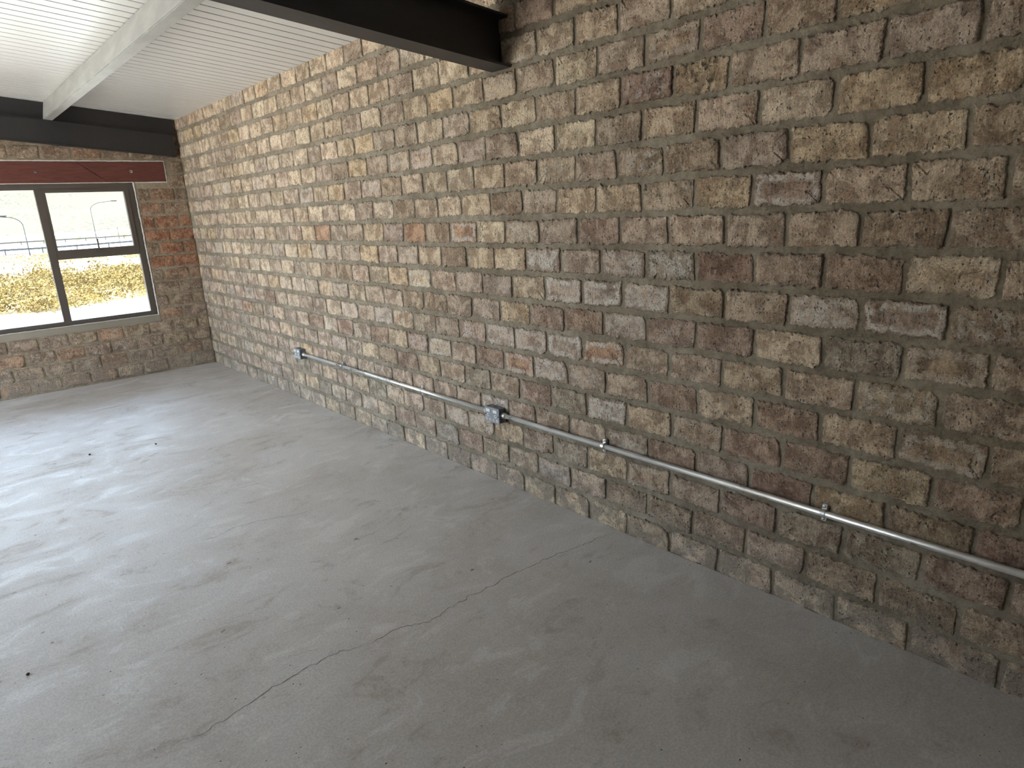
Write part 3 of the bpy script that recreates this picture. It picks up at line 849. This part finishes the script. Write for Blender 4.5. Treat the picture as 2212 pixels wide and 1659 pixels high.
# ---- cracks in the floor
def crack(pts, wd, seed):
    rr = random.Random(seed); P = [on_floor(*p) for p in pts]; path = []
    for a, b in zip(P[:-1], P[1:]):
        n = max(2, int((b-a).length/0.012))
        for i in range(n):
            p = a.lerp(b, i/n)
            path.append(p)
    path.append(P[-1]); vs = []; fs = []
    nrm = []
    for i, p in enumerate(path):
        t = (path[min(i+1, len(path)-1)]-path[max(i-1, 0)]).normalized(); nn = Vector((-t.y, t.x, 0))
        off = nn*(mnoise.noise(Vector((i*0.35, seed, 0)))*0.012 + mnoise.noise(Vector((i*1.1, seed+7, 0)))*0.006 + rr.uniform(-0.003, 0.003))
        w = wd*rr.uniform(0.4, 1.0)*min(1, 0.25+i/8, 0.25+(len(path)-1-i)/8)
        c = p+off
        vs += [(c.x+nn.x*w, c.y+nn.y*w, 0.0004), (c.x-nn.x*w, c.y-nn.y*w, 0.0004)]
        if i: fs.append((2*i-2, 2*i-1, 2*i+1, 2*i))
    return MB().add(vs, fs).obj('crack', M['crack'], fl)
crack([(1308,1156),(1240,1185),(1205,1196),(1150,1222),(1095,1245),(1065,1265),(1010,1290),(955,1325),(930,1343),(865,1355),(830,1374),(795,1392)], 0.0017, 1)
crack([(795,1392),(735,1408),(690,1428),(650,1450),(590,1485),(545,1515),(500,1545),(470,1560),(455,1578),(385,1602)], 0.0015, 2)
crack([(690,1097),(640,1112),(600,1118),(555,1126),(505,1140),(470,1158),(420,1172)], 0.0012, 3)
crack([(740,895),(690,912),(620,925),(560,945),(500,958)], 0.0011, 4)
crack([(690,1398),(655,1410),(610,1424)], 0.0010, 5)
crack([(580,1040),(540,1048),(505,1058)], 0.0014, 6)

# ---- grit lying on the floor
def pebble(px, py, r, name='pebble'):
    p = on_floor(px, py); bm = bmesh.new(); bmesh.ops.create_icosphere(bm, subdivisions=2, radius=r)
    for v in bm.verts:
        v.co *= 1+0.35*mnoise.noise(v.co*(2/r)+Vector((px, py, 0)))
        v.co.z *= 0.7
    zmin = min(v.co.z for v in bm.verts)
    me = bpy.data.meshes.new(name); bm.to_mesh(me); bm.free(); me.materials.append(M['pebble'])
    o = bpy.data.objects.new(name, me); COL.objects.link(o); o.location = (p.x, p.y, -zmin)
    return o
tag(pebble(61, 1458, 0.0055), 'small black pebble alone on the floor near the lower left corner', 'pebble')
tag(pebble(194, 983, 0.007), 'dark crumb of grit on the shiny patch of floor below the window', 'pebble')
tag(pebble(337, 960, 0.006), 'dark crumb of grit on the shiny floor, right of the other one', 'pebble')
mbg = MB(); rg = random.Random(5)
for i in range(190):
    px, py = rg.uniform(0, 2212), rg.uniform(830, 1659)
    p = on_floor(px, py)
    if p.x > -0.03 or p.y > YF-0.1: continue
    r = rg.uniform(0.0006, 0.0017)
    mbg.add([(p.x+r*2*math.cos(a), p.y+r*1.4*math.sin(a), 0) for a in (0, 1.6, 3.2, 4.7)] + [(p.x, p.y, r)], [(0,1,4),(1,2,4),(2,3,4),(3,0,4)])
o = mbg.obj('grit', M['pebble']); tag(o, 'fine dark grit scattered over the concrete floor', 'grit', kind='stuff')

# ================================================================== OUTSIDE
def gz(x, y):
    s = y-0.30*x
    if s < 14: z = -0.28
    elif s < 110: z = -0.28-1.45*(s-14)/96
    elif s < 400: z = -1.73
    else: z = -1.73+(s-400)*0.085+((s-400)/400)**2*11
    z += 0.10*mnoise.noise(Vector((x*0.12, y*0.12, 0)))*min(1, max(0, (s-16)/20))
    if s > 400: z += 9*mnoise.noise(Vector((x*0.005, y*0.005, 3)))*min(1, (s-400)/200)
    return z
ys = [7.3]
while ys[-1] < 2200: ys.append(ys[-1]+max(0.6, (ys[-1])*0.035))
NX = 90; vs = []; fs = []
for j, y in enumerate(ys):
    for i in range(NX+1):
        x = (-2+4*i/NX)*(y*0.8+12); vs.append((x, y, gz(x, y)))
for j in range(len(ys)-1):
    for i in range(NX):
        a = j*(NX+1)+i; fs.append((a, a+1, a+NX+2, a+NX+1))
ter = mesh_obj('ground', vs, fs, M['terrain'], None, True); tag(ter, 'pale sandy veld and hillside beyond the window', kind='structure')
yard = MB().box(-60, XL-T, -40, 9, -0.6, -0.20).obj('yard', plain('yard_sand', (0.50, 0.46, 0.39), 0.95)); tag(yard, 'sandy yard beside the building', kind='structure')

def clumps(spots, mat, name, leaves, seed):
    rr = random.Random(seed); vs = []; fs = []
    for (x, y, r, h) in spots:
        z = gz(x, y)
        for _ in range(leaves):
            a = rr.uniform(0, 2*math.pi); q = math.sqrt(rr.random())*r; hh = h*(1-(q/r)**2*0.75)*rr.uniform(0.25, 1.0)
            c = Vector((x+q*math.cos(a), y+q*math.sin(a), z+hh)); s = r*rr.uniform(0.045, 0.115)
            d = [Vector((rr.uniform(-1, 1), rr.uniform(-1, 1), rr.uniform(-0.7, 1))).normalized()*s for _ in range(4)]
            b = len(vs); vs += [c+k for k in d]
            fs += [(b, b+1, b+2), (b, b+2, b+3)]
    return mesh_obj(name, vs, fs, mat)
rs = random.Random(11); sp1 = []; sp2 = []; sp3 = []; spg = []
def scatter(n, a, b, rlo, rhi, dst, dens=0.5):
    for _ in range(n):
        s = rs.uniform(a, b); t = rs.uniform(-0.32, 0.62)
        y = s/(1-0.30*t); x = t*y
        if mnoise.noise(Vector((x*0.22, y*0.22, 5))) < dens-0.75+rs.uniform(-0.25, 0.25): continue
        r = rs.uniform(rlo, rhi); dst.append((x, y, r, r*rs.uniform(0.8, 1.3)))
scatter(760, BANDS['scrub1'][0], BANDS['scrub1'][1], 0.25, 0.60, sp1)
scatter(700, BANDS['scrub2'][0], BANDS['scrub2'][1], 0.30, 0.7, sp2)
scatter(900, BANDS['scrub3'][0]+2, BANDS['scrub3'][1], 0.5, 1.2, sp3)
scatter(14, 166.6, 167.8, 0.9, 1.5, spg, 0.1)
tag(clumps(sp1, M['shrub'], 'dry_scrub', 190, 1), 'golden dry scrub closest to the window, beyond the bare sand', 'scrub', kind='stuff')
tag(clumps(sp2, M['shrub'], 'dry_scrub', 70, 2), 'golden dry scrub between the sandy track and the road', 'scrub', kind='stuff')
tag(clumps(sp3, M['shrub'], 'dry_scrub', 26, 3), 'dry scrub on the far side of the road', 'scrub', kind='stuff')
tag(clumps(spg, M['greenbush'], 'green_scrub', 110, 4), 'green bushes along the far edge of the road', 'scrub', kind='stuff')

def road_strip(s0, s1, name, label):
    vs = []; fs = []; n = 60
    for i in range(n+1):
        x = -150+420*i/n
        for s in (s0, s1):
            y = s+0.30*x; vs.append((x, y, gz(x, y)+0.06))
        if i: fs.append((2*i-2, 2*i, 2*i+1, 2*i-1))
    return tag(MB().add(vs, fs).obj(name, M['road']), label, kind='structure')
road_strip(103, 162, 'road', 'pale road crossing the veld')
road_strip(338, 392, 'road', 'pale far road at the foot of the hill')
def guardrail(s, label):
    t = empty('guardrail', (10, s+3, gz(10, s+3)))
    ox, oy, oz = t.location
    pts = []
    for i in range(40):
        x = -50+i*4.0; y = s+0.30*x; pts.append((x-ox, y-oy, gz(x, y)-oz))
    r = MB()
    for p, q in zip(pts[:-1], pts[1:]): 
        r.add([(p[0],p[1],p[2]+.52),(q[0],q[1],q[2]+.52),(q[0],q[1],q[2]+.76),(p[0],p[1],p[2]+.76),(p[0],p[1]+.08,p[2]+.52),(q[0],q[1]+.08,q[2]+.52),(q[0],q[1]+.08,q[2]+.76),(p[0],p[1]+.08,p[2]+.76)],[(0,1,2,3),(7,6,5,4),(3,2,6,7),(0,4,5,1)])
    r.obj('rail', M['rail'], t)
    pm = None
    for p in pts:
        if pm is None:
            pm = MB().box(-.07, .07, 0, .14, -.1, .8).obj('post', M['rail'], t); o = pm
        else:
            o = pm.copy(); COL.objects.link(o); o.parent = t
        o.location = p
    tag(t, label, 'guardrail', 'road guardrails')
guardrail(101.5, 'grey road guardrail on the near side of the pale road')
guardrail(164, 'grey road guardrail on the far side, in front of the bushes')
def street_lamp(px_base, px_top, s, arm, label):
    # stands on the verge; its foot is where the ray through the photographed foot crosses that line
    r = ray(*px_base); t = s/(r.y-0.30*r.x); t = (s-(CAM.y-0.30*CAM.x))/(r.y-0.30*r.x)
    p = CAM+r*t; z0 = gz(p.x, p.y)
    rt = ray(*px_top); tt = p.y/rt.y; zt = (CAM+rt*tt).z
    h = zt-z0
    t = empty('street_lamp', (p.x, p.y, z0))
    MB().tube((0, 0, -0.2), (0, 0, h-1.0), 0.062, 8, True, 0.042).obj('post', M['pole'], t, True)
    if arm:
        pts = [(0, 0, h-1.0)]
        for i in range(1, 9):
            a = math.pi/2*i/8; pts.append((arm*(1-math.cos(a))*0.9, 0, h-1.0+1.0*math.sin(a)))
        pts.append((arm*1.35, 0, h+0.12))
        MB().path(pts, 0.038, 6).obj('arm', M['pole'], t)
        MB().box(arm*1.3, arm*1.3+0.7, -0.12, 0.12, h+0.05, h+0.18).obj('lamp_head', M['pole'], t, bevel=0.03)
    return tag(t, label, 'street lamp')
street_lamp((214, 541), (201, 437), 100, 2.0, 'grey street lamp with curved arm seen through the right panes')
street_lamp((67, 559), (48, 468), 88, -1.5, 'grey street lamp seen through the left pane')
street_lamp((262, 536), (253, 475), 100.5, 0, 'thin plain pole right of the lamp in the upper right pane')
